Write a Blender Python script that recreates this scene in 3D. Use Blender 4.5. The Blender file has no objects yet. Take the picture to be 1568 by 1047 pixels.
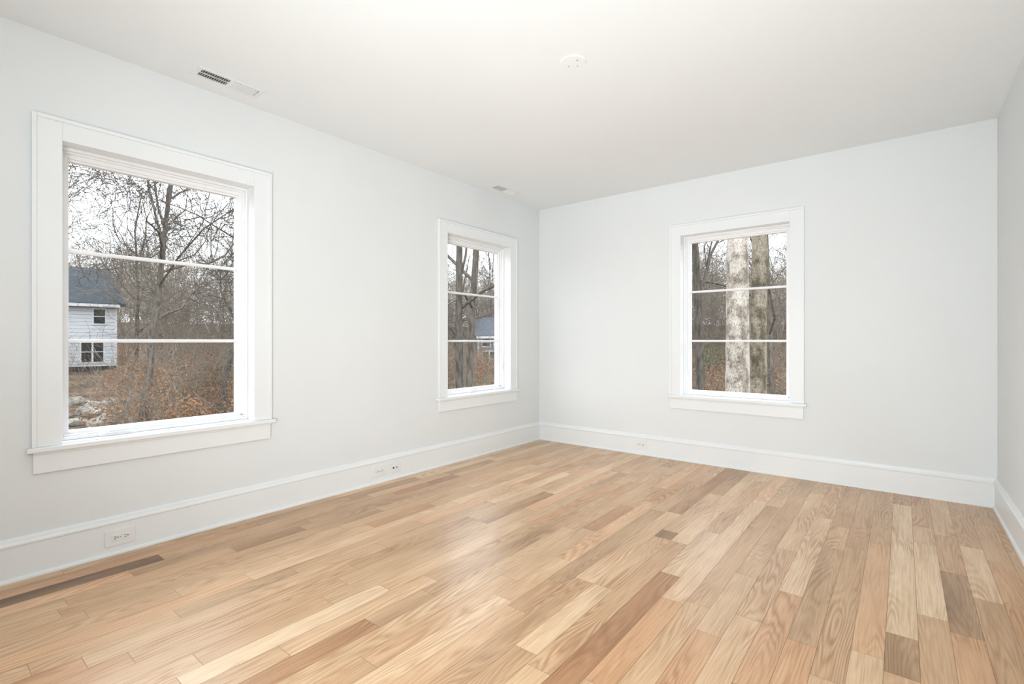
import bpy, math, random
from mathutils import Vector, Matrix, noise as mnoise

S = bpy.context.scene
S.view_settings.view_transform = 'Standard'
S.view_settings.look = 'None'
S.view_settings.exposure = 0.10

# ------------------------------------------------------------------ dims
XL, XR = -3.413, 0.521
YB, YF = 4.837, -0.62
H = 2.74
CAMH = 1.174
WT = 0.20

# ------------------------------------------------------------------ materials
def new_mat(name):
    m = bpy.data.materials.new(name); m.use_nodes = True
    nt = m.node_tree
    return m, nt, nt.nodes['Principled BSDF']

def noise_mat(name, c1, c2, scale=5.0, rough=0.5, bump=0.0, detail=4.0, stretch=(1,1,1), spec=0.5, lo=0.35, hi=0.65, coat=0.0, bscale=None, obj_random=0.0):
    m, nt, b = new_mat(name)
    N, L = nt.nodes, nt.links
    tc = N.new('ShaderNodeTexCoord'); mp = N.new('ShaderNodeMapping')
    mp.inputs['Scale'].default_value = stretch
    L.new(tc.outputs['Object'], mp.inputs['Vector'])
    nz = N.new('ShaderNodeTexNoise'); nz.inputs['Scale'].default_value = scale; nz.inputs['Detail'].default_value = detail
    L.new(mp.outputs['Vector'], nz.inputs['Vector'])
    cr = N.new('ShaderNodeValToRGB')
    cr.color_ramp.elements[0].position = lo; cr.color_ramp.elements[1].position = hi
    cr.color_ramp.elements[0].color = (*c1, 1); cr.color_ramp.elements[1].color = (*c2, 1)
    L.new(nz.outputs['Fac'], cr.inputs['Fac'])
    L.new(cr.outputs['Color'], b.inputs['Base Color'])
    b.inputs['Roughness'].default_value = rough
    b.inputs['Specular IOR Level'].default_value = spec
    if bump > 0:
        n2 = N.new('ShaderNodeTexNoise'); n2.inputs['Scale'].default_value = bscale or scale * 3; n2.inputs['Detail'].default_value = 3
        L.new(mp.outputs['Vector'], n2.inputs['Vector'])
        bp = N.new('ShaderNodeBump'); bp.inputs['Strength'].default_value = bump; bp.inputs['Distance'].default_value = 0.01
        L.new(n2.outputs['Fac'], bp.inputs['Height']); L.new(bp.outputs['Normal'], b.inputs['Normal'])
    return m

M_wall = noise_mat('wall_paint', (0.78, 0.806, 0.812), (0.795, 0.821, 0.827), 1.5, 0.65, 0.04, bscale=220, spec=0.3)
M_ceil = noise_mat('ceiling_paint', (0.84, 0.868, 0.876), (0.855, 0.883, 0.891), 1.2, 0.8, 0.03, bscale=180, spec=0.2)
M_trim = noise_mat('trim_paint_satin', (0.835, 0.862, 0.872), (0.855, 0.882, 0.892), 2, 0.35, 0.0)
M_sash = noise_mat('window_vinyl_white', (0.88, 0.89, 0.90), (0.9, 0.91, 0.92), 2, 0.3)
M_plate = noise_mat('outlet_plastic', (0.84, 0.85, 0.85), (0.86, 0.87, 0.87), 6, 0.25)
M_dark = noise_mat('slot_dark', (0.02, 0.02, 0.02), (0.04, 0.04, 0.04), 6, 0.6)
M_vent = noise_mat('vent_metal_white', (0.80, 0.81, 0.81), (0.83, 0.84, 0.84), 6, 0.4)
M_ventdark = noise_mat('vent_duct_dark', (0.10, 0.10, 0.10), (0.14, 0.14, 0.14), 6, 0.8)
M_screw = noise_mat('screw_metal', (0.35, 0.35, 0.35), (0.45, 0.45, 0.45), 20, 0.4)
M_gap = noise_mat('floor_gap', (0.26, 0.155, 0.085), (0.3, 0.18, 0.10), 6, 0.8)

def glass_mat():
    m = bpy.data.materials.new('window_glass'); m.use_nodes = True
    nt = m.node_tree; N, L = nt.nodes, nt.links
    for n in list(N):
        if n.type == 'BSDF_PRINCIPLED': N.remove(n)
    out = [n for n in N if n.type == 'OUTPUT_MATERIAL'][0]
    t = N.new('ShaderNodeBsdfTransparent'); t.inputs['Color'].default_value = (0.97, 0.98, 0.98, 1)
    g = N.new('ShaderNodeBsdfGlossy'); g.inputs['Roughness'].default_value = 0.02
    mx = N.new('ShaderNodeMixShader'); mx.inputs[0].default_value = 0.02
    L.new(t.outputs[0], mx.inputs[1]); L.new(g.outputs[0], mx.inputs[2]); L.new(mx.outputs[0], out.inputs[0])
    return m
M_glass = glass_mat()

def wood_mat():
    m, nt, b = new_mat('oak_floor_planks')
    N, L = nt.nodes, nt.links
    def math_(op, a=None, bb=None, va=0.0, vb=0.0):
        n = N.new('ShaderNodeMath'); n.operation = op
        n.inputs[0].default_value = va; n.inputs[1].default_value = vb
        if a is not None: L.new(a, n.inputs[0])
        if bb is not None: L.new(bb, n.inputs[1])
        return n.outputs[0]
    tc = N.new('ShaderNodeTexCoord')
    at = N.new('ShaderNodeAttribute'); at.attribute_name = 'plank'
    sep = N.new('ShaderNodeSeparateColor'); L.new(at.outputs['Color'], sep.inputs[0])
    tone, hue, rnd = sep.outputs[0], sep.outputs[1], sep.outputs[2]
    off = N.new('ShaderNodeCombineXYZ')
    L.new(math_('MULTIPLY', rnd, None, vb=37.0), off.inputs[0])
    L.new(math_('MULTIPLY', rnd, None, vb=91.0), off.inputs[1])
    L.new(math_('MULTIPLY', rnd, None, vb=53.0), off.inputs[2])
    va = N.new('ShaderNodeVectorMath'); va.operation = 'ADD'
    L.new(tc.outputs['Object'], va.inputs[0]); L.new(off.outputs[0], va.inputs[1])
    def mapped(sc):
        mp = N.new('ShaderNodeMapping'); mp.inputs['Scale'].default_value = sc
        L.new(va.outputs[0], mp.inputs['Vector']); return mp.outputs[0]
    def nz(vec, scale, det, dist=0.0, rough=0.5):
        n = N.new('ShaderNodeTexNoise'); n.inputs['Scale'].default_value = scale; n.inputs['Detail'].default_value = det
        n.inputs['Distortion'].default_value = dist; n.inputs['Roughness'].default_value = rough
        L.new(vec, n.inputs['Vector']); return n.outputs['Fac']
    # cathedral growth rings : contours of a stretched noise field
    f = nz(mapped((8.0, 0.75, 1)), 1.0, 2.0, 0.15, 0.35)
    rings = math_('MULTIPLY', f, None, vb=24.0)
    fr = math_('FRACT', rings)
    tri = math_('ABSOLUTE', math_('SUBTRACT', fr, None, vb=0.5))      # 0..0.5
    line = N.new('ShaderNodeMapRange'); line.inputs[1].default_value = 0.0; line.inputs[2].default_value = 0.42
    line.inputs[3].default_value = 1.0; line.inputs[4].default_value = 0.0
    L.new(tri, line.inputs[0])
    lmask = N.new('ShaderNodeMapRange'); lmask.inputs[1].default_value = 0.38; lmask.inputs[2].default_value = 0.64
    L.new(nz(mapped((5, 1.6, 1)), 1.0, 3), lmask.inputs[0])
    # fine pores
    pores = nz(mapped((160, 5, 1)), 1.0, 3, 0, 0.6)
    pr = N.new('ShaderNodeMapRange'); pr.inputs[1].default_value = 0.42; pr.inputs[2].default_value = 0.68
    L.new(pores, pr.inputs[0])
    blot = nz(mapped((9, 1.3, 1)), 1.0, 3)
    # base colour from tone
    cr = N.new('ShaderNodeValToRGB'); e = cr.color_ramp.elements
    e[0].position = 0.0; e[0].color = (0.17, 0.09, 0.045, 1)
    e[1].position = 1.0; e[1].color = (0.86, 0.65, 0.43, 1)
    for p, c in ((0.3, (0.43, 0.27, 0.147)), (0.55, (0.63, 0.42, 0.243)), (0.8, (0.735, 0.52, 0.32))):
        x = e.new(p); x.color = (*c, 1)
    t2 = math_('ADD', tone, math_('MULTIPLY', math_('SUBTRACT', blot, None, vb=0.5), None, vb=0.6))
    L.new(t2, cr.inputs[0])
    # reddish shift
    mixr = N.new('ShaderNodeMix'); mixr.data_type = 'RGBA'; mixr.blend_type = 'MULTIPLY'
    L.new(hue, mixr.inputs[0]); L.new(cr.outputs[0], mixr.inputs[6]); mixr.inputs[7].default_value = (1.0, 0.85, 0.77, 1)
    mixg = N.new('ShaderNodeMix'); mixg.data_type = 'RGBA'; mixg.blend_type = 'MULTIPLY'
    L.new(math_('MULTIPLY', math_('MULTIPLY', line.outputs[0], lmask.outputs[0]), None, vb=0.75), mixg.inputs[0])
    L.new(mixr.outputs[2], mixg.inputs[6]); mixg.inputs[7].default_value = (0.60, 0.47, 0.36, 1)
    mixp = N.new('ShaderNodeMix'); mixp.data_type = 'RGBA'; mixp.blend_type = 'MULTIPLY'
    L.new(math_('MULTIPLY', pr.outputs[0], None, vb=0.5), mixp.inputs[0])
    L.new(mixg.outputs[2], mixp.inputs[6]); mixp.inputs[7].default_value = (0.64, 0.53, 0.43, 1)
    L.new(mixp.outputs[2], b.inputs['Base Color'])
    b.inputs['Roughness'].default_value = 0.31
    b.inputs['Specular IOR Level'].default_value = 0.5
    bp = N.new('ShaderNodeBump'); bp.inputs['Strength'].default_value = 0.06; bp.inputs['Distance'].default_value = 0.002
    L.new(pores, bp.inputs['Height']); L.new(bp.outputs[0], b.inputs['Normal'])
    return m
M_wood = wood_mat()

# ------------------------------------------------------------------ mesh builder
class MB:
    def __init__(s): s.v=[]; s.f=[]; s.m=[]; s.mats=[]
    def mi(s, mat):
        if mat not in s.mats: s.mats.append(mat)
        return s.mats.index(mat)
    def box(s, a, b, mat, M=None):
        x0,y0,z0=a; x1,y1,z1=b
        P=[(x0,y0,z0),(x1,y0,z0),(x1,y1,z0),(x0,y1,z0),(x0,y0,z1),(x1,y0,z1),(x1,y1,z1),(x0,y1,z1)]
        if M: P=[tuple(M@Vector(p)) for p in P]
        n=len(s.v); s.v+=P
        for q in ((0,3,2,1),(4,5,6,7),(0,1,5,4),(1,2,6,5),(2,3,7,6),(3,0,4,7)):
            s.f.append(tuple(n+i for i in q)); s.m.append(s.mi(mat))
    def ring(s, x0,x1,z0,z1, w, y0,y1, mat, wb=None, wt=None):
        wb = w if wb is None else wb; wt = w if wt is None else wt
        s.box((x0,y0,z0),(x0+w,y1,z1),mat); s.box((x1-w,y0,z0),(x1,y1,z1),mat)
        if wb>0: s.box((x0+w,y0,z0),(x1-w,y1,z0+wb),mat)
        if wt>0: s.box((x0+w,y0,z1-wt),(x1-w,y1,z1),mat)
    def cyl(s, c, r, h, mat, n=32, axis='z', r2=None):
        r2 = r if r2 is None else r2
        k=len(s.v)
        for i in range(n):
            a=2*math.pi*i/n
            for rr,hh in ((r,0),(r2,h)):
                p=(rr*math.cos(a), rr*math.sin(a), hh)
                if axis=='x': p=(p[2],p[0],p[1])
                if axis=='y': p=(p[0],p[2],p[1])
                s.v.append((c[0]+p[0],c[1]+p[1],c[2]+p[2]))
        for i in range(n):
            j=(i+1)%n
            s.f.append((k+2*i,k+2*j,k+2*j+1,k+2*i+1)); s.m.append(s.mi(mat))
        s.f.append(tuple(k+2*i for i in range(n))); s.m.append(s.mi(mat))
        s.f.append(tuple(k+2*i+1 for i in range(n))); s.m.append(s.mi(mat))
    def profile(s, pts, o, along, outv, L, mat):
        # pts (d,z) extruded along 'along' for L
        o=Vector(o); al=Vector(along); ou=Vector(outv); k=len(s.v); n=len(pts)
        for t in (0,L):
            for d,z in pts: s.v.append(tuple(o+al*t+ou*d+Vector((0,0,z))))
        for i in range(n):
            j=(i+1)%n
            s.f.append((k+i,k+j,k+n+j,k+n+i)); s.m.append(s.mi(mat))
        s.f.append(tuple(k+i for i in range(n))); s.m.append(s.mi(mat))
        s.f.append(tuple(k+n+i for i in reversed(range(n)))); s.m.append(s.mi(mat))
    def obj(s, name, parent=None, bevel=0, fix=True, smooth=False):
        me=bpy.data.meshes.new(name); me.from_pydata(s.v,[],s.f)
        for m in s.mats: me.materials.append(m)
        me.polygons.foreach_set('material_index', s.m); me.update()
        if fix:
            import bmesh
            bm=bmesh.new(); bm.from_mesh(me); bmesh.ops.recalc_face_normals(bm,faces=bm.faces); bm.to_mesh(me); bm.free()
        if smooth:
            me.polygons.foreach_set('use_smooth',[True]*len(me.polygons))
        ob=bpy.data.objects.new(name,me); S.collection.objects.link(ob)
        if parent: ob.parent=parent
        if bevel:
            bv=ob.modifiers.new('bevel','BEVEL'); bv.width=bevel; bv.segments=2; bv.limit_method='ANGLE'
        return ob
def empty(name, loc=(0,0,0), rz=0):
    e=bpy.data.objects.new(name,None); S.collection.objects.link(e); e.location=loc; e.rotation_euler=(0,0,rz); e.empty_display_size=0.2
    return e

# ------------------------------------------------------------------ shell
Z0W, Z1W = 0.645, 2.207      # window opening
WIN = dict(w1=(0.440,1.184,0.1125), w2=(3.188,1.184,0.1125), w3=(-1.817,1.158,0.106))
def wall_holes(name, a0,a1, holes, mk):
    mb=MB(); xs=sorted({a0,a1,*[h for q in holes for h in q[:2]]}); zs=sorted({0,H,*[h for q in holes for h in q[2:]]})
    for i in range(len(xs)-1):
        for j in range(len(zs)-1):
            cx=(xs[i]+xs[i+1])/2; cz=(zs[j]+zs[j+1])/2
            if any(q[0]<cx<q[1] and q[2]<cz<q[3] for q in holes): continue
            mk(mb,xs[i],xs[i+1],zs[j],zs[j+1])
    return mb.obj(name)
g=0.012
def hole(k):
    o,w,c=WIN[k]; return (o+c-g,o+w-c+g,Z0W-g,Z1W+g)
wall_holes('wall_left', YF-WT, YB+WT, [hole('w1'),hole('w2')], lambda mb,a,b,c,d: mb.box((XL-WT,a,c),(XL,b,d),M_wall))
wall_holes('wall_back', XL, XR, [hole('w3')], lambda mb,a,b,c,d: mb.box((a,YB,c),(b,YB+WT,d),M_wall))
wall_holes('wall_right', YF-WT, YB+WT, [], lambda mb,a,b,c,d: mb.box((XR,a,c),(XR+WT,b,d),M_wall))
wall_holes('wall_front', XL, XR, [], lambda mb,a,b,c,d: mb.box((a,YF-WT,c),(b,YF,d),M_wall))
mb=MB(); mb.box((XL-WT,YF-WT,H),(XR+WT,YB+WT,H+0.15),M_ceil); mb.obj('ceiling')

# floor planks
def build_floor():
    rng=random.Random(17)
    PW=0.1018; gp=0.0006
    v=[];f=[];mi=[];cols=[]
    spec={}   # row -> list (y0,y1,tone,hue)
    def row(x): return int((x-XL)//PW)
    for x,y0,y1,t,h in [(-3.18,-0.3,0.915,0.02,0.2),(-0.93,1.30,2.44,0.36,1.0),(-1.97,0.62,1.463,0.97,0.0),
                        (-0.05,2.50,4.50,0.90,0.0),(0.25,2.66,3.34,0.34,0.0),(0.14,2.75,3.72,0.93,0.1),(-1.08,2.86,2.99,0.2,0.0),
                        (-2.55,2.55,3.6,0.9,0.2),(-0.30,1.2,2.2,0.72,0.9),(-0.42,1.8,2.6,0.62,0.8),(-0.83,1.5,2.2,0.6,0.9)]:
        spec.setdefault(row(x),[]).append((y0,y1,t,h))
    nrow=int((XR-XL)//PW)+1
    def add(x0,x1,y0,y1,t,h):
        r=rng.random(); n=len(v)
        v.extend([(x0+gp,y0+gp,0),(x1-gp,y0+gp,0),(x1-gp,y1-gp,0),(x0+gp,y1-gp,0)]); f.append((n,n+1,n+2,n+3)); mi.append(0)
        cols.extend([(t,h,r,1)]*4)
    def tone():
        q=rng.random()
        if q<0.10: return rng.uniform(0.38,0.48)
        if q<0.32: return rng.uniform(0.50,0.6)
        if q<0.80: return rng.uniform(0.6,0.76)
        return rng.uniform(0.78,0.92)
    for i in range(nrow):
        x0=XL+i*PW; x1=min(x0+PW,XR)
        if x1-x0<0.003: continue
        sp=sorted(spec.get(i,[])); segs=[]; y=YF-0.0
        for s in sp+[(YB,YB,0,0)]:
            while y<s[0]-1e-6:
                L=rng.choice([rng.uniform(0.3,0.8),rng.uniform(0.6,1.3),rng.uniform(0.8,1.8)])
                y1=y+L
                if s[0]-y1<0.25: y1=s[0]
                h=rng.random(); h = h*0.4 if h<0.82 else h*0.85
                add(x0,x1,y,y1,tone(),h); y=y1
            if s[1]>s[0]: add(x0,x1,s[0],s[1],s[2],s[3]); y=s[1]
    # sub slab
    b=MB(); b.box((XL,YF,-0.12),(XR,YB,-0.0015),M_gap)
    n=len(v); v.extend(b.v); f.extend(tuple(n+i for i in q) for q in b.f); mi.extend([1]*len(b.f)); cols.extend([(0,0,0,1)]*8)
    me=bpy.data.meshes.new('floor'); me.from_pydata(v,[],f); me.materials.append(M_wood); me.materials.append(M_gap)
    me.polygons.foreach_set('material_index',mi)
    ca=me.color_attributes.new('plank','FLOAT_COLOR','POINT')
    for i,c in enumerate(cols): ca.data[i].color=c
    me.update()
    ob=bpy.data.objects.new('floor',me); S.collection.objects.link(ob)
build_floor()

# baseboards
BP=[(0,0),(0.027,0),(0.027,0.008),(0.024,0.015),(0.016,0.019),(0.016,0.168),(0.022,0.172),(0.022,0.180),(0.015,0.190),(0.012,0.203),(0.006,0.210),(0,0.210)]
def baseboard(name,o,al,ou,L):
    mb=MB(); mb.profile(BP,o,al,ou,L,M_trim); mb.obj(name)
baseboard('baseboard_left',(XL,YF,0),(0,1,0),(1,0,0),YB-YF)
baseboard('baseboard_back',(XL,YB,0),(1,0,0),(0,-1,0),XR-XL)
baseboard('baseboard_right',(XR,YF,0),(0,1,0),(-1,0,0),YB-YF)
baseboard('baseboard_front',(XL,YF,0),(1,0,0),(0,1,0),XR-XL)

# ------------------------------------------------------------------ windows
def window(name, loc, rz, W, C, crank, lock=True):
    E=empty(name,loc,rz)
    zt=2.316; x0,x1=C,W-C
    # casing with back band
    mb=MB()
    cz0=Z0W-0.004
    mb.box((0,-0.018,cz0),(C,0,zt),M_trim); mb.box((W-C,-0.018,cz0),(W,0,zt),M_trim)
    mb.box((C,-0.018,Z1W),(W-C,0,zt),M_trim)
    bb=0.016
    mb.box((-0.003,-0.027,cz0),(bb,-0.0005,zt+0.003),M_trim); mb.box((W-bb,-0.027,cz0),(W+0.003,-0.0005,zt+0.003),M_trim)
    mb.box((bb,-0.027,zt-bb),(W-bb,-0.0005,zt+0.003),M_trim)
    mb.obj('casing',E,0.002)
    # stool + apron
    mb=MB()
    mb.box((-0.022,-0.045,Z0W-0.028),(W+0.022,0,Z0W-0.004),M_trim)
    mb.box((0.003,-0.020,0.508),(W-0.003,0,Z0W-0.028),M_trim)
    mb.box((0.0025,-0.028,Z0W-0.042),(W-0.0025,-0.0005,Z0W-0.028),M_trim)
    mb.obj('stool_and_apron',E,0.003)
    # jamb
    mb=MB()
    mb.ring(x0-0.011,x1+0.011,Z0W-0.011,Z1W+0.011,0.011,0.0,0.198,M_trim)
    mb.obj('jamb',E)
    mb=MB()
    mb.ring(x0+0.0005,x1-0.0005,Z0W+0.0005,Z1W-0.0005,0.012,0.075,0.195,M_sash,wb=0.016,wt=0.016)
    mb.ring(x0+0.012,x1-0.012,Z0W+0.016,Z1W-0.016,0.010,0.098,0.19,M_sash)
    mb.obj('frame',E,0.002)
    gx0,gx1,gz0,gz1=x0+0.050,x1-0.050,Z0W+0.042,Z1W-0.058
    mb=MB()
    mb.ring(x0+0.020,x1-0.020,Z0W+0.022,Z1W-0.022,0.022,0.118,0.18,M_sash,wb=0.016,wt=0.024)
    mb.ring(x0+0.038,x1-0.038,Z0W+0.034,Z1W-0.044,0.012,0.135,0.175,M_sash,wb=0.008,wt=0.014)
    hh=(gz1-gz0)/3
    for k in (1,2):
        zc=gz0+hh*k
        mb.box((gx0,0.140,zc-0.010),(gx1,0.163,zc+0.010),M_sash)
        mb.box((gx0,0.136,zc-0.006),(gx1,0.142,zc+0.006),M_sash)
    mb.obj('sash',E,0.0015)
    mb=MB(); mb.box((gx0-0.003,0.150,gz0-0.003),(gx1+0.003,0.153,gz1+0.003),M_glass); mb.obj('glass',E)
    # crank operator
    mb=MB(); cx=x0+crank
    mb.box((cx-0.085,0.058,Z0W+0.0003),(cx+0.085,0.098,Z0W+0.014),M_sash)
    mb.box((cx-0.06,0.054,Z0W+0.014),(cx+0.07,0.080,Z0W+0.024),M_sash)
    mb.cyl((cx-0.05,0.067,Z0W+0.014),0.013,0.018,M_sash,16)
    mb.box((cx-0.045,0.058,Z0W+0.024),(cx+0.062,0.070,Z0W+0.031),M_sash)
    mb.cyl((cx+0.062,0.064,Z0W+0.020),0.008,0.018,M_sash,12)
    mb.obj('crank_handle',E,0.003)
    mb=MB()
    mb.box((x1-0.020,0.080,Z0W+0.19),(x1-0.010,0.096,Z0W+0.30),M_sash)
    mb.box((x1-0.030,0.076,Z0W+0.215),(x1-0.018,0.090,Z0W+0.285),M_sash)
    mb.obj('sash_lock',E,0.003)
    mb=MB()
    mb.box((x1-0.03,0.100,Z0W+0.02),(x1-0.012,0.118,Z0W+0.034),M_screw)
    mb.obj('hinge',E)
    return E
window('window_1',(XL,WIN['w1'][0],0),math.pi/2,WIN['w1'][1],WIN['w1'][2],0.25)
window('window_2',(XL,WIN['w2'][0],0),math.pi/2,WIN['w2'][1],WIN['w2'][2],0.46)
window('window_3',(WIN['w3'][0],YB,0),0,WIN['w3'][1],WIN['w3'][2],0.27)

# ------------------------------------------------------------------ outlets
def outlet(name, loc, rz, kind='duplex'):
    E=empty(name,loc,rz)   # local: x along wall, -y into the room, z up ; origin plate centre on baseboard face
    w,h=(0.135,0.088) if kind=='duplex' else (0.124,0.088)
    mb=MB(); mb.box((-w/2,-0.006,-h/2),(w/2,0,h/2),M_plate); mb.obj('cover_plate',E,0.003)
    mb=MB()
    if kind=='duplex':
        for s in (-1,1):
            cx=s*0.0195*1.15
            mb.box((cx-0.016,-0.0085,-0.017),(cx+0.016,-0.005,0.017),M_plate)
        mb.obj('receptacle_faces',E,0.003)
        mb=MB()
        for s in (-1,1):
            cx=s*0.0195*1.15
            mb.box((cx-0.006,-0.0092,0.004),(cx+0.004,-0.008,0.0068),M_dark)
            mb.box((cx-0.006,-0.0092,-0.0068),(cx+0.004,-0.008,-0.004),M_dark)
            mb.cyl((cx+0.0105,-0.0092,0),0.003,0.001,M_dark,12,'y')
        mb.cyl((0,-0.0075,0),0.0035,0.002,M_screw,12,'y')
        mb.obj('slots',E)
    else:
        mb.box((-0.034,-0.0085,-0.017),(0.034,-0.005,0.017),M_plate); mb.obj('jack_insert',E,0.002)
        mb=MB()
        mb.box((-0.024,-0.0095,-0.007),(-0.008,-0.008,0.007),M_dark)
        mb.cyl((0.016,-0.014,0),0.0065,0.007,M_screw,16,'y'); mb.cyl((0.016,-0.0145,0),0.003,0.001,M_dark,12,'y')
        mb.obj('jacks',E)
bx=XL+0.016
outlet('electrical_outlet',(bx,0.792,0.093),math.pi/2)
outlet('electrical_outlet',(bx,2.517,0.098),math.pi/2)
outlet('data_jack_plate',(bx,2.672,0.098),math.pi/2,'data')
outlet('electrical_outlet',(-2.122,YB-0.016,0.105),0)

# ------------------------------------------------------------------ ceiling vents
def vent(name,xc,y0,y1,w=0.14):
    E=empty(name,(xc,0,H))
    mb=MB(); fr=0.028
    mb.box((-w/2,y0,-0.006),(-w/2+fr,y1,0),M_vent); mb.box((w/2-fr,y0,-0.006),(w/2,y1,0),M_vent)
    mb.box((-w/2+fr,y0,-0.006),(w/2-fr,y0+fr,0),M_vent); mb.box((-w/2+fr,y1-fr,-0.006),(w/2-fr,y1,0),M_vent)
    ym=(y0+y1)/2
    mb.box((-w/2+fr,ym-0.005,-0.006),(w/2-fr,ym+0.005,0),M_vent)
    mb.box((-0.003,y0+fr,-0.006),(0.003,y1-fr,0),M_vent)
    mb.obj('frame',E,0.002)
    mb=MB()
    mb.box((-w/2+fr,y0+fr,-0.0012),(w/2-fr,y1-fr,-0.0002),M_ventdark)
    mb.obj('duct_opening',E)
    mb=MB()
    y=y0+fr+0.006
    while y<y1-fr-0.004:
        if abs(y-ym)>0.008:
            ang = math.radians(62 if y<ym else -40)
            M=Matrix.Translation((0,y,-0.006))@Matrix.Rotation(ang,4,'X')
            mb.box((-w/2+fr,-0.0055,-0.0006),(w/2-fr,0.0055,0.0006),M_vent,M)
        y+=0.0125
    mb.obj('louvres',E)
vent('ceiling_vent',-3.20,1.09,1.465)
vent('ceiling_vent',-3.235,3.775,4.15)

E=empty('ceiling_fixture_cover',(-1.452,2.383,H))
mb=MB(); mb.cyl((0,0,-0.007),0.070,0.007,M_ceil,48,r2=0.074); mb.obj('cover_disc',E,0.0015)
mb=MB()
mb.cyl((-0.035,0.012,-0.0085),0.005,0.002,M_screw,12); mb.cyl((0.035,-0.012,-0.0085),0.005,0.002,M_screw,12)
mb.cyl((0.006,0.040,-0.0085),0.004,0.002,M_screw,12)
mb.obj('screws',E)

# ------------------------------------------------------------------ outside
def sm(a,b,x):
    t=max(0,min(1,(x-a)/(b-a))); return t*t*(3-2*t)
def gz(x,y):
    d=math.hypot(x,y)
    z=-3.0+sm(20,46,d)*2.1+sm(46,140,d)*6.0
    return z+0.45*mnoise.noise(Vector((x*0.11,y*0.11,0)))*sm(8,16,d)+0.12*mnoise.noise(Vector((x*0.6,y*0.6,3)))

def ground_mat():
    m,nt,b=new_mat('leaf_litter'); N,L=nt.nodes,nt.links
    tc=N.new('ShaderNodeTexCoord')
    n1=N.new('ShaderNodeTexNoise'); n1.inputs['Scale'].default_value=0.5; n1.inputs['Detail'].default_value=8; n1.inputs['Roughness'].default_value=0.75
    n2=N.new('ShaderNodeTexVoronoi'); n2.inputs['Scale'].default_value=9
    L.new(tc.outputs['Object'],n1.inputs[0]); L.new(tc.outputs['Object'],n2.inputs[0])
    c1=N.new('ShaderNodeValToRGB'); e=c1.color_ramp.elements
    e[0].position=.35; e[0].color=(0.06,0.05,0.036,1); e[1].position=.65; e[1].color=(0.24,0.16,0.10,1)
    x=e.new(.5); x.color=(0.14,0.10,0.07,1)
    L.new(n1.outputs[0],c1.inputs[0])
    mx=N.new('ShaderNodeMix'); mx.data_type='RGBA'; mx.blend_type='OVERLAY'; mx.inputs[0].default_value=0.8
    L.new(c1.outputs[0],mx.inputs[6]); 
    bw=N.new('ShaderNodeRGBToBW'); L.new(n2.outputs['Color'],bw.inputs[0]); L.new(bw.outputs[0],mx.inputs[7])
    L.new(mx.outputs[2],b.inputs['Base Color']); b.inputs['Roughness'].default_value=1.0; b.inputs['Specular IOR Level'].default_value=0.1
    return m
M_ground=ground_mat()
def build_ground():
    v=[];f=[]; n=110
    def cd(i): 
        t=(i/(n-1))*2-1; return 190*math.copysign(abs(t)**1.8,t)
    for j in range(n):
        for i in range(n):
            x,y=cd(i)-10,cd(j)+10; v.append((x,y,gz(x,y)))
    for j in range(n-1):
        for i in range(n-1):
            a=j*n+i; f.append((a,a+1,a+n+1,a+n))
    me=bpy.data.meshes.new('woodland_ground'); me.from_pydata(v,[],f); me.materials.append(M_ground)
    me.polygons.foreach_set('use_smooth',[True]*len(f)); me.update()
    ob=bpy.data.objects.new('woodland_ground',me); S.collection.objects.link(ob)
build_ground()

M_bark=noise_mat('bark_grey_brown',(0.08,0.071,0.06),(0.20,0.178,0.15),3,1.0,0.5,stretch=(4,4,1),spec=0.1)
M_bark2=noise_mat('bark_dark',(0.06,0.054,0.046),(0.15,0.135,0.115),3,1.0,0.5,stretch=(4,4,1),spec=0.1)
M_twig=noise_mat('bark_understory',(0.17,0.145,0.118),(0.30,0.255,0.205),3,1.0,0.0,spec=0.1)
def syc_mat(name,cols):
    m,nt,b=new_mat(name); N,L=nt.nodes,nt.links
    tc=N.new('ShaderNodeTexCoord'); mp=N.new('ShaderNodeMapping'); mp.inputs['Scale'].default_value=(1.6,1.6,1.0)
    L.new(tc.outputs['Object'],mp.inputs[0])
    n1=N.new('ShaderNodeTexNoise'); n1.inputs['Scale'].default_value=2.4; n1.inputs['Detail'].default_value=6; n1.inputs['Roughness'].default_value=.65
    L.new(mp.outputs[0],n1.inputs[0])
    c=N.new('ShaderNodeValToRGB'); e=c.color_ramp.elements
    e[0].position=.38; e[0].color=(*cols[0],1); e[1].position=.62; e[1].color=(*cols[3],1)
    for p,q in ((.45,cols[1]),(.50,cols[2])):
        x=e.new(p); x.color=(*q,1)
    L.new(n1.outputs[0],c.inputs[0])
    n2=N.new('ShaderNodeTexNoise'); n2.inputs['Scale'].default_value=22; n2.inputs['Detail'].default_value=4; L.new(mp.outputs[0],n2.inputs[0])
    c2=N.new('ShaderNodeValToRGB'); c2.color_ramp.elements[0].position=.36; c2.color_ramp.elements[0].color=(.35,.33,.3,1); c2.color_ramp.elements[1].position=.5; c2.color_ramp.elements[1].color=(1,1,1,1)
    L.new(n2.outputs[0],c2.inputs[0])
    mx=N.new('ShaderNodeMix'); mx.data_type='RGBA'; mx.blend_type='MULTIPLY'; mx.inputs[0].default_value=.8
    L.new(c.outputs[0],mx.inputs[6]); L.new(c2.outputs[0],mx.inputs[7]); L.new(mx.outputs[2],b.inputs['Base Color'])
    b.inputs['Roughness'].default_value=.95; b.inputs['Specular IOR Level'].default_value=.1
    return m
M_syc=syc_mat('bark_sycamore_pale',((0.20,0.175,0.14),(0.30,0.265,0.22),(0.42,0.385,0.335),(0.55,0.51,0.455)))
M_syc2=syc_mat('bark_sycamore_mottled',((0.10,0.09,0.06),(0.17,0.145,0.105),(0.24,0.21,0.16),(0.36,0.32,0.26)))

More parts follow.
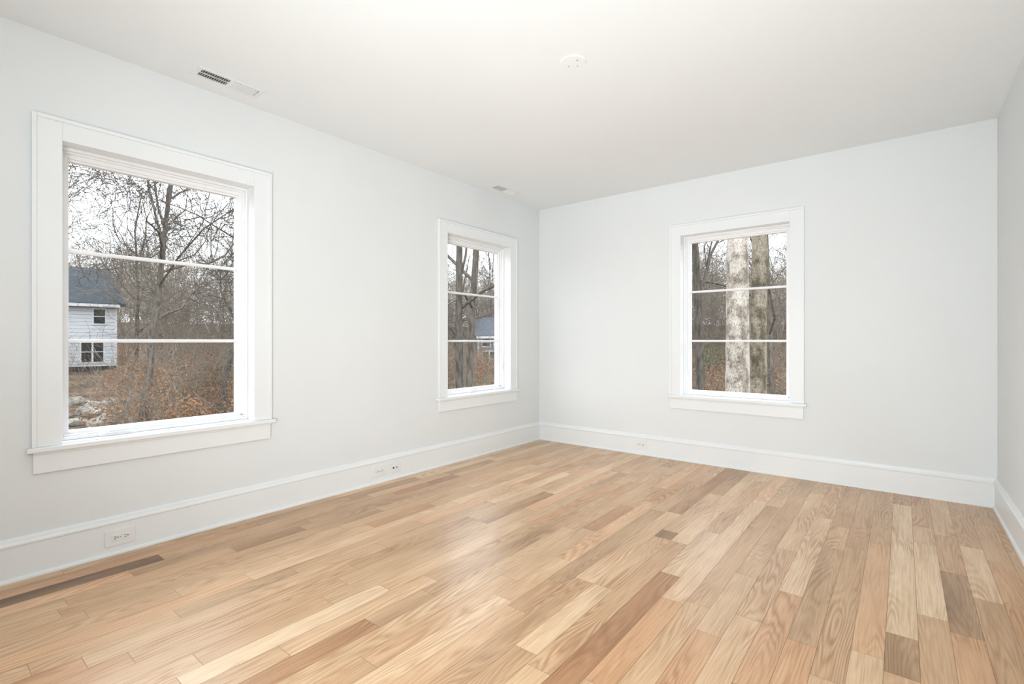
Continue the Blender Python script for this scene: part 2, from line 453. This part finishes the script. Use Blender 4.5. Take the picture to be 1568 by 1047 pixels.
class Tree:
    def __init__(s,seed): s.v=[]; s.f=[]; s.r=random.Random(seed); s.tw=None
    def tube(s,pts,rad,n):
        k=len(s.v); prev=None
        for i,p in enumerate(pts):
            d=(pts[min(i+1,len(pts)-1)]-pts[max(i-1,0)])
            if d.length<1e-6: d=Vector((0,0,1))
            d.normalize()
            if prev is None:
                a=d.orthogonal().normalized()
            else:
                a=(prev-d*prev.dot(d)); 
                a=a.normalized() if a.length>1e-4 else d.orthogonal().normalized()
            prev=a; b=d.cross(a)
            for j in range(n):
                t=2*math.pi*j/n; s.v.append(tuple(p+(a*math.cos(t)+b*math.sin(t))*rad[i]))
        for i in range(len(pts)-1):
            for j in range(n):
                j2=(j+1)%n
                s.f.append((k+i*n+j,k+i*n+j2,k+(i+1)*n+j2,k+(i+1)*n+j))
    def path(s,p,d,L,nseg,wob,up):
        pts=[p.copy()]; d=d.normalized(); dirs=[d.copy()]
        for i in range(nseg):
            d=(d+Vector((s.r.gauss(0,wob),s.r.gauss(0,wob),s.r.gauss(0,wob)+up))).normalized()
            p=p+d*(L/nseg); pts.append(p.copy()); dirs.append(d.copy())
        return pts,dirs
    def grow(s,p,d,L,r,lev,maxlev,kids,wob=0.16,start=0.25,minr=0.006):
        nseg=[9,7,5,4,3,2][min(lev,5)]; n=[10,6,4,3,3,3][min(lev,5)]
        pts,dirs=s.path(p,d,L,nseg,wob if lev else (s.tw if s.tw is not None else wob*0.35),0.05 if lev else 0.03)
        rad=[max(minr,r*(1-(0.72 if lev or s.tw is None else 0.6)*(i/nseg))) for i in range(nseg+1)]
        s.tube(pts,rad,n)
        if lev>=maxlev: return
        nk=kids[lev]
        for k in range(nk):
            t=start+(1-start)*((k+s.r.random()*0.9)/nk) if lev==0 else 0.15+0.85*((k+s.r.random())/nk)
            t=min(t,0.999); i=int(t*nseg); fr=t*nseg-i
            q=pts[i].lerp(pts[i+1],fr); dd=dirs[i]
            ax=Vector((s.r.gauss(0,1),s.r.gauss(0,1),s.r.gauss(0,1))); ax=(ax-dd*ax.dot(dd)).normalized()
            ang=math.radians(s.r.uniform(28,68))
            nd=dd*math.cos(ang)+ax*math.sin(ang)
            rr=max(minr,rad[i]*s.r.uniform(0.38,0.58)); LL=L*s.r.uniform(0.38,0.62)*(1.15-0.5*t if lev==0 else 1.0)
            s.grow(q,nd,LL,rr,lev+1,maxlev,kids,wob+0.02,start,minr)
    def mesh(s,name,mat):
        me=bpy.data.meshes.new(name); me.from_pydata(s.v,[],s.f); me.materials.append(mat)
        me.polygons.foreach_set('use_smooth',[True]*len(s.f)); me.update(); return me

variants=[]
for i in range(6):
    t=Tree(100+i); t.grow(Vector((0,0,-0.4)),Vector((t.r.gauss(0,.05),t.r.gauss(0,.05),1)),15+i%3*1.5,0.15+0.03*(i%3),0,4,[11,5,5,3],0.17,0.22,0.0095)
    variants.append(t.mesh('bare_tree_mesh_%d'%i, M_bark if i%2 else M_bark2))
sap=[]
for i in range(4):
    t=Tree(200+i)
    for k in range(3):
        a=t.r.uniform(0,6.28)
        t.grow(Vector((0,0,-0.3)),Vector((math.cos(a)*.3,math.sin(a)*.3,1)),5.0+i*.7,0.04,1,4,[0,10,5,4],0.13,0.1,0.007)
    sap.append(t.mesh('sapling_mesh_%d'%i,M_twig))
def put(me,name,x,y,parent=None,s=1.0,rz=0.0,dz=0.0,tilt=(0,0)):
    ob=bpy.data.objects.new(name,me); S.collection.objects.link(ob)
    ob.location=(x,y,gz(x,y)+dz); ob.rotation_euler=(tilt[0],tilt[1],rz); ob.scale=(s,s,s)
    if parent: ob.parent=parent
    return ob
wood=empty('woodland')
rg=random.Random(5)
def house_block(x,y):
    # house footprints and the clearing in front of them
    az=math.degrees(math.atan2(-x,y)); d=math.hypot(x,y)
    if 76.5<az<84 and d<54: return True
    if 35<az<42 and d<50 : return True
    if x<-43 and x>-55 and -5<y<12: return True
    return False
cnt=0
while cnt<140:
    az=math.radians(rg.uniform(-18,112)); d=rg.choice([rg.uniform(36,60),rg.uniform(50,90),rg.uniform(60,110),rg.uniform(80,125)])
    x,y=-math.sin(az)*d,math.cos(az)*d
    if house_block(x,y): continue
    put(rg.choice(variants),'tree',x,y,wood,rg.uniform(0.6,0.95),rg.uniform(0,6.28)); cnt+=1
cnt=0
while cnt<270:
    az=math.radians(rg.uniform(-18,112)); d=rg.choice([rg.uniform(34,60),rg.uniform(45,100)])
    x,y=-math.sin(az)*d,math.cos(az)*d
    if house_block(x,y): continue
    put(rg.choice(sap),'sapling',x,y,wood,rg.uniform(0.7,1.3),rg.uniform(0,6.28)); cnt+=1
for k in range(130):
    az=math.radians(rg.uniform(-18,112)); d=rg.uniform(80,135)
    x,y=-math.sin(az)*d,math.cos(az)*d
    put(rg.choice(sap),'young_tree',x,y,wood,rg.uniform(1.6,2.2),rg.uniform(0,6.28))

# hero trees
def hero(name,seed,x,y,L,r,kids,mat,lean=(0,0),maxlev=4,start=0.3,minr=0.006,wob=0.17,tw=None,parent=None):
    t=Tree(seed); t.tw=tw; t.grow(Vector((0,0,-0.5)),Vector((lean[0],lean[1],1)),L,r,0,maxlev,kids,wob,start,minr)
    put(t.mesh(name,mat),name,x,y,parent)
hero('bare_oak_tree',21,-23.5,6.0,13,0.17,[13,8,6,4],M_bark,(0,0.02),4,0.40,0.009,0.22)
hero('bare_oak_tree',22,-19.5,1.9,12,0.14,[12,8,6,4],M_bark,(0,0.05),4,0.42,0.008,0.22)
hero('bare_oak_tree',25,-25.0,9.6,13,0.15,[13,8,6,4],M_bark2,(0,0.0),4,0.3,0.009,0.22)
hero('bare_maple_tree',23,-12.7,12.9,17,0.16,[10,6,5,3],M_bark2,(0.0,0.0),4,0.25,0.007,tw=0.015,parent=wood)
hero('bare_maple_tree',24,-13.9,14.7,18,0.17,[10,6,5,3],M_bark,(0.02,0.0),4,0.3,0.007,tw=0.015,parent=wood)
hero('bare_sycamore_tree',31,-3.12,12.8,19,0.31,[8,5,5,4],M_syc,(-0.016,0.0),4,0.4,tw=0.008)
hero('bare_sycamore_tree',32,-3.00,14.3,19,0.24,[8,5,5,4],M_syc2,(-0.018,0.0),4,0.4,tw=0.01)
hero('bare_maple_tree',33,-5.75,18.4,17,0.17,[10,6,5,3],M_bark2,(0.01,0.0),4,0.3,0.007,tw=0.015,parent=wood)
hero('bare_maple_tree',34,-4.4,24.0,17,0.15,[11,6,5,4],M_bark,(0.0,0.0),4,0.25,0.008,tw=0.02,parent=wood)

# undergrowth
def leafmat(name,a,b_):
    m,nt,b=new_mat(name); N,L=nt.nodes,nt.links
    oi=N.new('ShaderNodeTexCoord'); n1=N.new('ShaderNodeTexNoise'); n1.inputs['Scale'].default_value=7; n1.inputs['Detail'].default_value=3
    L.new(oi.outputs['Object'],n1.inputs[0]); c=N.new('ShaderNodeValToRGB'); c.color_ramp.elements[0].position=.35; c.color_ramp.elements[1].position=.65
    c.color_ramp.elements[0].color=(*a,1); c.color_ramp.elements[1].color=(*b_,1)
    L.new(n1.outputs[0],c.inputs[0]); L.new(c.outputs[0],b.inputs['Base Color']); b.inputs['Roughness'].default_value=.8; b.inputs['Specular IOR Level'].default_value=.2
    return m
M_lb=leafmat('dry_leaves_rust',(0.28,0.13,0.058),(0.50,0.24,0.11))
M_lt=leafmat('dry_leaves_tan',(0.22,0.17,0.105),(0.40,0.29,0.18))
M_lg=leafmat('evergreen_leaves',(0.07,0.11,0.035),(0.20,0.26,0.095))
def bush(seed,mat,nleaf,w,h,ls):
    t=Tree(seed)
    for k in range(11):
        a=t.r.uniform(0,6.28)
        t.grow(Vector((0,0,-0.1)),Vector((math.cos(a)*.6,math.sin(a)*.6,1)),h,0.014,2,4,[0,0,5,4],0.2,0.2,0.005)
    nb=len(t.f)
    for k in range(nleaf):
        a=t.r.uniform(0,6.28); q=math.sqrt(t.r.random())*w; z=h*(t.r.random()**0.8)*(1.05-0.5*(q/w)**2)
        c=Vector((math.cos(a)*q,math.sin(a)*q,z))
        u=Vector((t.r.gauss(0,1),t.r.gauss(0,1),t.r.gauss(0,1))).normalized(); vv=u.orthogonal().normalized()
        s=ls*t.r.uniform(.6,1.3); n=len(t.v)
        t.v+= [tuple(c-u*s),tuple(c+vv*s*.5),tuple(c+u*s),tuple(c-vv*s*.5)]; t.f.append((n,n+1,n+2,n+3))
    me=bpy.data.meshes.new('bush_%d'%seed); me.from_pydata(t.v,[],t.f); me.materials.append(M_twig); me.materials.append(mat)
    me.polygons.foreach_set('material_index',[0]*nb+[1]*(len(t.f)-nb)); me.update(); return me
B=[bush(1,M_lb,1000,1.5,1.8,.07),bush(2,M_lb,600,1.7,2.6,.06),bush(3,M_lt,800,1.6,1.8,.07),bush(4,M_lt,450,1.8,3.0,.06),bush(7,M_lb,420,2.0,3.4,.06)]
BG=[bush(5,M_lg,1500,1.1,1.5,.07),bush(6,M_lg,1500,1.3,2.2,.07)]
cnt=0
while cnt<640:
    az=math.radians(rg.uniform(-18,112)); d=rg.choice([rg.uniform(22,40),rg.uniform(24,72)]); x,y=-math.sin(az)*d,math.cos(az)*d
    a=math.degrees(az)
    if 76<a<90 and d<46 and rg.random()<0.85: continue
    me=rg.choice(B) if rg.random()<(0.95 if a>50 else 0.78) else rg.choice(BG)
    put(me,'shrub',x,y,wood,rg.uniform(.5,1.0),rg.uniform(0,6.28)); cnt+=1

# rocks
M_rock=noise_mat('boulder_stone',(0.18,0.17,0.145),(0.40,0.38,0.33),2,1.0,0.6)
def rocks():
    import bmesh
    r=random.Random(8); E=empty('landscape_boulders')
    for k in range(26):
        bm=bmesh.new(); bmesh.ops.create_icosphere(bm,subdivisions=3,radius=1)
        o=Vector((r.random()*50,0,0))
        for v in bm.verts: v.co*=1+0.35*mnoise.noise(v.co*1.2+o)+0.1*mnoise.noise(v.co*4+o)
        me=bpy.data.meshes.new('boulder'); bm.to_mesh(me); bm.free(); me.materials.append(M_rock)
        az=math.radians(r.uniform(75,82)); d=r.uniform(27,34); x,y=-math.sin(az)*d,math.cos(az)*d
        ob=put(me,'boulder',x,y,E,1,r.uniform(0,6),0.1); q=r.uniform(.25,.6); ob.scale=(q*1.4,q,q*.8)
rocks()

# houses
M_siding,nt,b=new_mat('white_lap_siding')
N,L=nt.nodes,nt.links; tc=N.new('ShaderNodeTexCoord'); sx=N.new('ShaderNodeSeparateXYZ'); L.new(tc.outputs['Object'],sx.inputs[0])
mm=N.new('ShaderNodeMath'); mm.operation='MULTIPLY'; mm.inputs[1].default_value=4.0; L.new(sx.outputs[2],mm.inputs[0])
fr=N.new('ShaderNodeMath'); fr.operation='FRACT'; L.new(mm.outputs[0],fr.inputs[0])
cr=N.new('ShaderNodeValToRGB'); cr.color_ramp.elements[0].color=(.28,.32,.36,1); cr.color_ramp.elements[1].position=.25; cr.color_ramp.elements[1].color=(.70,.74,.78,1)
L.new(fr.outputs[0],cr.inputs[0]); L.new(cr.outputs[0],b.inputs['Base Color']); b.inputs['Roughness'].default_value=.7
M_greysiding=noise_mat('grey_siding',(0.20,0.23,0.26),(0.26,0.29,0.32),3,.8)
M_roof=noise_mat('slate_shingles',(0.02,0.03,0.04),(0.04,0.055,0.07),9,.9,stretch=(1,1,3))
M_roof2=noise_mat('grey_shingles',(0.06,0.07,0.085),(0.10,0.11,0.125),9,.9,stretch=(1,1,3))
M_pane=noise_mat('house_window_pane',(0.012,0.015,0.02),(0.025,0.03,0.036),2,.3)
M_white=noise_mat('house_trim_white',(0.72,0.74,0.76),(0.78,0.8,0.82),2,.6)
M_found=noise_mat('foundation_dark',(0.03,0.028,0.025),(0.06,0.055,0.05),2,.9)
def house(name,loc,rz,w,dep,z0,ze,zr,wall,roof,wins,zfound):
    E=empty(name,(loc[0],loc[1],0),rz)
    mb=MB(); mb.box((0,0,zfound),(w,dep,ze),wall); mb.box((0.05,0.05,z0),(w-.05,dep-.05,zfound),M_found)
    # gable triangles
    for x in (0,w-0.15):
        k=len(mb.v); 
        for xx in (x,x+.15):
            mb.v+= [(xx,0,ze),(xx,dep,ze),(xx,dep/2,zr)]
        for q in ((0,1,2),(3,5,4),(0,3,4,1),(1,4,5,2),(2,5,3,0)): mb.f.append(tuple(k+i for i in q)); mb.m.append(mb.mi(wall))
    mb.obj('body',E)
    mb=MB(); ov=.45; sl=(zr-ze)/(dep/2)
    for sgn in (0,1):
        y0=-ov if sgn==0 else dep+ov; zz=ze-ov*sl; k=len(mb.v)
        for xx in (-ov,w+ov):
            mb.v+= [(xx,y0,zz),(xx,dep/2,zr),(xx,dep/2,zr+.2),(xx,y0,zz+.2)]
        for q in ((0,1,2,3),(7,6,5,4),(0,4,5,1),(1,5,6,2),(2,6,7,3),(3,7,4,0)): mb.f.append(tuple(k+i for i in q)); mb.m.append(mb.mi(roof))
    mb.obj('roof',E)
    mb=MB(); mb.box((-.1,-ov-.05,ze-ov*sl-.06),(w+.1,-ov+.03,ze-ov*sl+.14),M_white)
    mb.box((-.03,-.03,zfound),(.12,.02,ze),M_white); mb.box((w-.12,-.03,zfound),(w+.03,.02,ze),M_white)
    for (a,c,b0,b1) in wins:
        mb.box((a-.09,-.05,b0-.1),(c+.09,0.01,b1+.1),M_white)
        mb.box((a,-.07,b0),(c,-.04,b1),M_pane)
        mb.box((a,-.09,(b0+b1)/2-.025),(c,-.06,(b0+b1)/2+.025),M_white)
        if c-a>1.0: mb.box(((a+c)/2-.05,-.09,b0),((a+c)/2+.05,-.06,b1),M_white)
    mb.obj('windows_and_trim',E)
h1x=-45; y0=-3
house('neighbor_house',(h1x,y0),math.pi/2,13.28,8,-2.2,3.95,6.6,M_siding,M_roof,
      [(8.98-y0,9.60-y0,2.42,3.42),(8.3-y0,9.5-y0,-.3,1.1),(5.5-y0,6.4-y0,2.3,3.42),(4.6-y0,6.2-y0,-.3,1.1),(1-y0,2-y0,2.3,3.42)],-0.62)
dirv=Vector((-.630,.7765)); c=dirv*45
rz=math.atan2(dirv.y,dirv.x)-math.pi/2
ri=Vector((math.cos(rz),math.sin(rz))); p0=c-ri*2.6
house('neighbor_house',(p0.x,p0.y),rz,7,6,-2.0,1.7,3.3,M_greysiding,M_roof2,[(.4,1.1,.7,1.4),(1.5,2.2,.7,1.4),(.5,1.6,-1.0,.2),(3.2,4.2,.3,1.3)],-1.2)

# ------------------------------------------------------------------ world and lights
w=bpy.data.worlds.new('overcast_sky'); S.world=w; w.use_nodes=True
N,L=w.node_tree.nodes,w.node_tree.links; bg=N['Background']
tc=N.new('ShaderNodeTexCoord'); sx=N.new('ShaderNodeSeparateXYZ'); cr=N.new('ShaderNodeValToRGB')
L.new(tc.outputs['Generated'],sx.inputs[0]); L.new(sx.outputs[2],cr.inputs[0])
cr.color_ramp.elements[0].color=(0.94,0.965,1.0,1); cr.color_ramp.elements[1].color=(0.88,0.93,1.0,1)
L.new(cr.outputs[0],bg.inputs[0]); bg.inputs[1].default_value=3.7

def light(name,kind,loc,rot,energy,color=(1,1,1),size=1,size_y=None,angle=None,spread=None):
    l=bpy.data.lights.new(name,kind); l.energy=energy; l.color=color
    if kind=='AREA':
        l.size=size
        if size_y: l.shape='RECTANGLE'; l.size_y=size_y
        if spread: l.spread=math.radians(spread)
    if angle is not None: l.angle=angle
    o=bpy.data.objects.new(name,l); S.collection.objects.link(o); o.location=loc; o.rotation_euler=rot; return o
def aim(*d): return Vector(d).to_track_quat('-Z','Y').to_euler()
light('overcast_sun','SUN',(-10,8,12),aim(0.72,-0.48,-0.62),2.1,(0.97,0.98,1.0),angle=math.radians(70))
light('ceiling_bounce_fill','AREA',(-0.6,-0.1,0.9),(math.pi,0,0),19,(0.95,0.98,1.0),0.9)  # added fill behind the camera, bounces off the ceiling to brighten the room
light('low_upward_fill','AREA',(-0.5,-0.45,0.5),aim(-0.26,0.90,0.28),43,(0.95,0.98,1.0),1.4,0.6,spread=110)  # unseen fill added to lift the ceiling and far walls, no actual fixture
light('rear_soft_fill','AREA',(-0.6,-0.55,1.6),aim(-0.60,0.78,-0.08),30,(0.95,0.98,1.0),1.4,1.2,spread=150)  # soft fill added by the front wall to even out the left wall

# ------------------------------------------------------------------ camera
cam=bpy.data.cameras.new('camera'); co=bpy.data.objects.new('camera',cam); S.collection.objects.link(co)
cam.sensor_width=36; cam.lens=36*755/1568; cam.shift_y=-0.001; cam.clip_start=0.02; cam.clip_end=600
co.location=(0,0,CAMH); co.rotation_euler=(math.pi/2,0,math.radians(38.4)); S.camera=co
